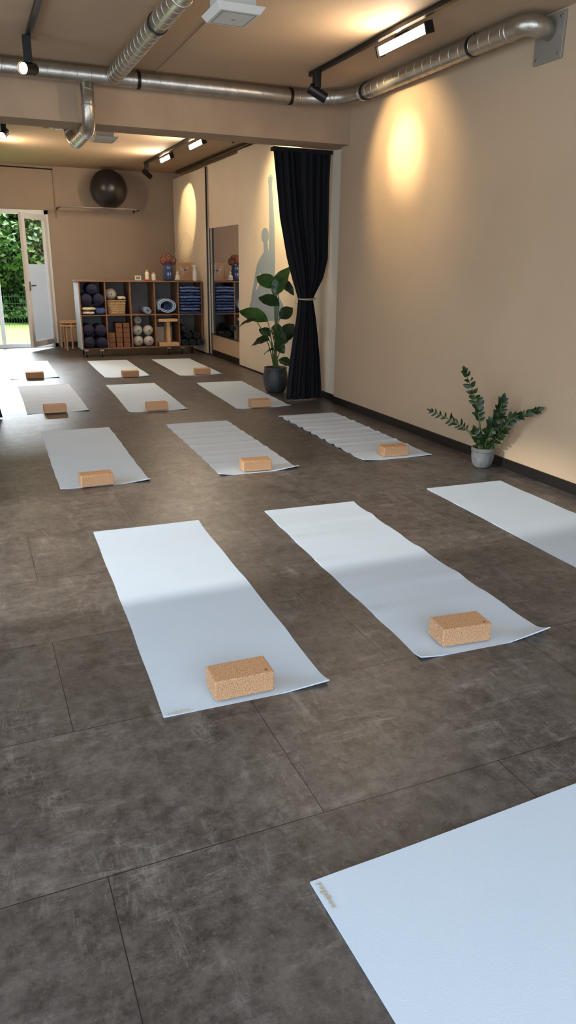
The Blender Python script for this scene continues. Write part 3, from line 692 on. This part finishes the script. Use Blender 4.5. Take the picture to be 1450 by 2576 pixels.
lvl = [(.135,.15,0)]+[(.137+.018*i/12+(.004 if i % 2 else 0), .15+.018*i/12+(.004 if i % 2 else 0), .21*i/12) for i in range(13)]+[(.148,.16,.21),(.14,.15,.03)]
for hx, hy, z in lvl: vs += rrect(cxx, YS+.19, hx, hy, z0+.002+z)
n = 40; fs = [(i*n+j, i*n+(j+1)%n, (i+1)*n+(j+1)%n, (i+1)*n+j) for i in range(len(lvl)-1) for j in range(n)]+[tuple(range(n))[::-1], tuple((len(lvl)-1)*n+j for j in range(n))]
bm_.add(vs, fs).build('basket_body', 'wicker', bk)
bm_ = MB(); pr = rrect(cxx, YS+.19, .158, .168, z0+.214); bm_.tube(pr+[pr[0]], .009, 8).build('rim', 'wicker', bk, smooth=True)
tag(slab(x0+.20, x0+.32, YS+.04, YS+.3, z0+.225, .05, 9, .003).build('cream_cushion', 'cream', smooth=True), 'cream cloth cushion bulging from the wicker basket', 'cushion')
def sball(x, y, z, r, lb, grp='small pearl grey exercise balls'):
    t = thing('exercise_ball', lb, 'ball', (x, y, z-r), grp)
    MB().ball((x, y, z), r).build('ball_skin', 'silver', t, smooth=True)
    MB().lathe([(.012,0),(.012,.002),(.0,.003)], (x, y-r-.001, z), (0,-1,0), 12).build('valve', 'blackmat', t)
sball(x0+.1, YS+.14, z0+.22+.095, .092, 'pearl grey ball lying on the wicker basket')
def roll(x, z, r, y0, y1, turns, th, name, m, lb, cat='rolled mat', grp=None, sx=1.0, inner=.25, ph=0):
    n = int(turns*26); a = []; b = []
    for i in range(n+1):
        t = i/n; an = -ph-t*turns*2*PI; rr = r-(r-r*inner)*t
        a.append((x+math.cos(an)*rr*sx, z+math.sin(an)*rr)); rr -= th; b.append((x+math.cos(an)*rr*sx, z+math.sin(an)*rr))
    vs = []
    for y in (y0, y1):
        for p in a: vs.append((p[0], y, p[1]))
        for p in b: vs.append((p[0], y, p[1]))
    k = n+1; fs = []
    for i in range(n):
        fs += [(i, i+1, 2*k+i+1, 2*k+i), (k+i, 2*k+k+i, 2*k+k+i+1, k+i+1), (i, k+i, k+i+1, i+1), (2*k+i, 2*k+i+1, 3*k+i+1, 3*k+i)]
    fs += [(0, 2*k, 3*k, k), (k-1, 2*k-1, 4*k-1, 3*k-1)]
    return tag(MB().add(vs, fs).build(name, m, smooth='auto'), lb, cat, grp)
x0, x1, z0 = cell(2, 0)
roll(x0+.26, z0+.062, .06, YS-.03, YB-.03, 3, .007, 'rolled_yoga_mat', 'bluemat', 'single pale blue mat roll in the middle upper compartment', 'yoga mat roll')
x0, x1, z0 = cell(3, 0)
roll(x0+.19, z0+.125, .122, YS-.02, YB-.03, 2.0, .014, 'rolled_yoga_mat', 'bluemat', 'large loose blue and white mat roll in fourth upper compartment', 'yoga mat roll', sx=1.35, inner=.66, ph=2.6)
roll(x0+.18, z0+.115, .05, YS-.01, YB-.04, 2, .010, 'rolled_yoga_mat', 'blank2', 'dark blue roll inside the large loose mat roll', 'yoga mat roll', sx=1.1)
x0, x1, z0 = cell(4, 0)
zz = z0+.001
for i in range(9):
    th_ = .040+.006*(i % 2); d = .012*((i*5) % 3)
    tag(slab(x0+.012+d*.5, x1-.012-d, YS-.05-.03*((i*3) % 2), YB-.06, zz, th_, 30+i, .0022).build('folded_blanket', 'blank' if i % 3 else 'blank2', smooth=True), '%s blue blanket from the bottom in the upper right compartment' % ['lowest','second','third','fourth','fifth','sixth','seventh','eighth','topmost, ninth'][i], 'blanket', 'blue blankets piled in upper right compartment')
    zz += th_+.006
x0, x1, z0 = cell(1, 1)
for col_, cxx in enumerate((x0+.062, x0+.182, x0+.302)):
    for j in range(3 if col_ == 0 else 5):
        o = MB().box(cxx-.052, cxx+.052, YS+.03, YS+.25, z0+.001+j*.078, z0+.076+j*.078).build('yoga_block', 'brownblock', bevel=.005)
        tag(o, '%s brown cork block from the bottom in %s stack of second lower compartment' % (['lowest','second','third','fourth','fifth'][j], ['left','middle','right'][col_]), 'yoga block', 'brown cork blocks stacked in the shelf')
x0, x1, z0 = cell(2, 1)
for (dx, dz, dy, lb) in ((.1,.088,.1,'bottom left pearl ball in the middle lower compartment'),(.275,.086,.08,'bottom right pearl ball in the middle lower compartment'),(.1,.26,.12,'pearl ball at left in second layer, middle lower compartment'),(.275,.258,.1,'pearl ball at right in second layer, middle lower compartment'),(.12,.42,.16,'topmost pearl ball in the middle lower compartment')):
    sball(x0+dx, YS+dy, z0+dz+.001, .086 if dz < .4 else .07, lb)
x0, x1, z0 = cell(3, 1)
ws = thing('wooden_stand', 'light wooden I-shaped stand in fourth lower compartment', 'stand', (x0+.2, YS, z0))
MB().box(x0+.03, x0+.35, YS-.06, YS+.25, z0+.40, z0+.445).build('top_board', 'lwood', ws, bevel=.004)
MB().box(x0+.17, x0+.225, YS-.02, YS+.2, z0+.06, z0+.40).build('post', 'lwood', ws, bevel=.003)
MB().box(x0+.03, x0+.36, YS-.06, YS+.25, z0+.001, z0+.06).build('foot_board', 'lwood', ws, bevel=.004)
tag(MB().box(x0+.02, x0+.33, YS+.27, YS+.43, z0+.001, z0+.3).build('storage_box', 'cream', bevel=.01), 'pale box standing behind the wooden stand', 'box')
x0, x1, z0 = cell(4, 1)
for i, (dx, dz) in enumerate(((.07,.063),(.195,.063),(.318,.063),(.132,.172),(.257,.172),(.07,.28))):
    roll(x0+dx, z0+dz, .058, YS-.06-.05*(i % 3), YB-.03, 3.2, .007, 'rolled_yoga_mat', 'blackmat', 'charcoal mat roll, %s of lower right compartment' % ['bottom left','bottom middle','bottom right','second layer left','second layer right','top left'][i], 'yoga mat roll', 'charcoal mat rolls in lower right compartment', ph=i)
# ---- on top of the shelf
def S(px, py, dy=.2): return on_y(px, py, YS+dy)
ZT = SZ1
p = S(347,700); ck = thing('digital_clock', 'small white digital clock on the shelf top', 'clock', (p.x, p.y, ZT))
MB().box(p.x-.05, p.x+.05, p.y-.02, p.y+.02, ZT, ZT+.075).build('case', 'bottle', ck, bevel=.006)
MB().box(p.x-.035, p.x+.035, p.y-.022, p.y-.02, ZT+.02, ZT+.06).build('display', 'screen', ck)
for px, h, r, lb in ((370,.17,.032,'tall ivory bottle on shelf, left of the shorter one'),(387,.13,.036,'shorter ivory jar on the shelf next to the tall bottle')):
    p = S(px,700); b_ = thing('bottle', lb, 'bottle', (p.x, p.y, ZT), 'ivory bottles on the shelf top')
    MB().lathe([(r*.95,0),(r,.01),(r,h*.7),(r*.6,h*.8),(r*.4,h*.83)], (p.x,p.y,ZT)).build('body', 'bottle', b_, smooth='auto')
    MB().lathe([(r*.45,h*.83),(r*.45,h),(0,h)], (p.x,p.y,ZT)).build('cap', 'lwood', b_, smooth='auto')
p = S(373,703,.06); tag(MB().box(p.x-.06, p.x+.06, p.y-.015, p.y+.015, ZT+.001, ZT+.018).build('red_lighter', 'red', bevel=.004), 'small red lighter lying in front of ivory bottles', 'lighter')
p = S(424,700,.2); vs_ = thing('flower_vase', 'dark blue glass vase with dried brown hydrangeas on the shelf', 'vase', (p.x, p.y, ZT))
MB().lathe([(.07,0),(.085,.01),(.095,.08),(.09,.16),(.078,.22),(.086,.25),(.08,.25),(.07,.2)], (p.x,p.y,ZT)).build('vase_body', 'glassblue', vs_, smooth='auto')
for q, (dx, dy, dz, r) in enumerate(((-.07,0,.31,.065),(.0,-.03,.34,.07),(.08,0,.31,.065),(.03,.05,.37,.055),(-.04,.04,.37,.05))):
    c = Vector((p.x+dx, p.y+dy, ZT+dz)); fm_ = MB(); rd = random.Random(q)
    fm_.ball(c, r*.8, 12, 8)
    for _ in range(130):
        d = Vector((rd.gauss(0,1), rd.gauss(0,1), rd.gauss(0,1))).normalized(); u, w_ = frame_of(d); a = rd.uniform(0,3); s = .013; cc = c+d*r*rd.uniform(.85,1.05)
        fm_.add([cc+(u*math.cos(a+k*PI/2)+w_*math.sin(a+k*PI/2))*s+d*.004*(k % 2) for k in range(4)], [(0,1,2,3)])
    fo = fm_.build('flower_head', 'hyd', vs_)
    MB().tube([(p.x, p.y, ZT+.1), c], .003, 6).build('flower_stem', 'wood', fo)
p = S(447,701,.12); bd = thing('buddha_figurine', 'small white seated figurine on shelf right of the blue vase', 'figurine', (p.x, p.y, ZT))
b_ = MB(); x, y = p.x, p.y
b_.ball((x,y,ZT+.022),(.05,.035,.022),20,10).ball((x,y,ZT+.065),(.03,.022,.04),20,10).ball((x-.028,y-.006,ZT+.055),(.011,.014,.032),12,8).ball((x+.028,y-.006,ZT+.055),(.011,.014,.032),12,8).ball((x,y-.024,ZT+.04),(.024,.012,.01),12,8)
b_.tube([(x,y,ZT+.095),(x,y,ZT+.112)], .010, 12); b_.build('body', 'stone', bd, smooth=True)
MB().ball((x,y,ZT+.128),(.018,.019,.022),18,12).ball((x,y,ZT+.152),(.008,.008,.009),12,8).ball((x-.018,y,ZT+.124),(.004,.005,.01),8,6).ball((x+.018,y,ZT+.124),(.004,.005,.01),8,6).ball((x,y-.019,ZT+.125),(.003,.004,.006),8,6).build('head', 'stone', bd, smooth=True)
p0, p1 = S(443,700,.3), S(484,700,.3); ph_ = .29; y = YS+.3
pf = thing('framed_picture', 'light wooden framed bird relief leaning on shelf top', 'picture', ((p0.x+p1.x)/2, y, ZT))
MB().box(p0.x, p1.x, y-.012, y+.012, ZT, ZT+.024).box(p0.x, p1.x, y-.012, y+.012, ZT+ph_-.024, ZT+ph_).box(p0.x, p0.x+.024, y-.012, y+.012, ZT+.024, ZT+ph_-.024).box(p1.x-.024, p1.x, y-.012, y+.012, ZT+.024, ZT+ph_-.024).build('frame', 'lwood', pf)
MB().box(p0.x+.02, p1.x-.02, y-.002, y+.006, ZT+.02, ZT+ph_-.02).build('picture_board', 'lwood', pf)
cx_, cz_ = (p0.x+p1.x)/2, ZT+ph_/2; bb = MB()
for pts in ([(-.02,-.04),(.02,-.01),(.03,.03),(.0,.04),(-.02,.01)], [(.0,.02),(.08,.09),(.05,.01),(.02,-.01)], [(.0,.02),(-.07,.09),(-.06,.03),(-.02,0)], [(-.02,-.04),(-.05,-.09),(-.01,-.06)], [(.02,.035),(.075,.03),(.03,.022)]):
    bb.prism([(cx_+a, y-.006, cz_+b) for a, b in pts], (0,.004,0))
bb.build('bird_relief', 'stone', pf)
p = S(491,702,.14); sb = thing('spray_bottle', 'white spray bottle at the right end of shelf top', 'spray bottle', (p.x, p.y, ZT)); x, y = p.x, p.y
MB().lathe([(.036,0),(.038,.01),(.038,.12),(.03,.16),(.014,.19),(.014,.21)], (x,y,ZT)).build('bottle_body', 'white', sb, smooth='auto')
MB().box(x-.045, x+.02, y-.012, y+.012, ZT+.225, ZT+.255).box(x-.012, x+.012, y-.012, y+.012, ZT+.205, ZT+.23).box(x-.03, x-.022, y-.006, y+.006, ZT+.175, ZT+.228).build('trigger_head', 'white', sb, bevel=.003)
# ------------------------------------------------------------------ exercise ball on wall rack
YBL = YF-.34; bc = on_y(273, 476, YBL); BR = .315; bc.z = min(bc.z, H-BR-.012)
rk = thing('wall_rack', 'steel bar wall rack holding the big black ball', 'rack', (bc.x, YF, bc.z-BR))
zr = bc.z-math.sqrt((BR+.010)**2-.10**2)
q0, q1 = on_y(142, 521, YF-.2).x, on_y(356, 528, YF-.2).x
for dy in (.24, .44):
    MB().tube([(q0, YF-dy, zr), (q1, YF-dy, zr)], .009, 10).build('bar', 'chrome', rk, smooth='auto')
for xx in (q0+.02, q1-.1):
    MB().tube([(xx, YF-.46, zr-.018), (xx, YF, zr-.018)], .008, 8).box(xx-.015, xx+.015, YF-.01, YF, zr-.04, zr+.015).build('bracket', 'black', rk)
eb = thing('exercise_ball', 'big black exercise ball on the wall rack', 'ball', (bc.x, YBL, bc.z-BR))
MB().ball((bc.x, YBL, bc.z), BR, 48, 30).build('ball_skin', 'ball', eb, smooth=True)
MB().ring((bc.x, YBL, bc.z), (0,.25,1), BR, .003, 48).build('seam', 'ball', eb, smooth=True)
# ------------------------------------------------------------------ stools
def stool(x, y, dz, lb, rz=0, m='lwood'):
    t = thing('wooden_stool', lb, 'stool', (x, y, 0), 'stacked round stools')
    MB().lathe([(.17,.40+dz),(.175,.405+dz),(.175,.43+dz),(.17,.436+dz),(0,.436+dz)], (x,y,0), n=36).build('seat', m, t, smooth='auto')
    for k in range(3):
        a = rz+k*2*PI/3; c, s = math.cos(a), math.sin(a)
        pts = fillet([(x+.07*c,y+.07*s,.393+dz),(x+.17*c,y+.17*s,.393+dz),(x+.185*c,y+.185*s,0 if dz == 0 else .03)], .05)
        MB().tube(pts, .016, 8).build('leg', m, t, smooth='auto')
stool(1.62, 13.55, 0, 'lower round wooden stool beside the garden door')
stool(1.62, 13.55, .055, 'upper round wooden stool stacked on the other by garden door', .5)
# ------------------------------------------------------------------ cables on far wall
cb = on_y(130, 405, YF-.015)
tag(MB().tube([(cb.x, YF-.012, 2.99), (cb.x, YF-.012, 2.18)], .011, 8).build('cable_conduit', 'beam', smooth='auto'), 'vertical cable conduit on the far wall left of the ball', 'conduit')
tag(MB().tube([(-.6, YF-.02, 2.97), (.4, YF-.02, 2.965), (cb.x, YF-.02, 2.95)], .010, 8).build('cable', 'black', smooth='auto'), 'black cable along top of far wall above garden door', 'cable')
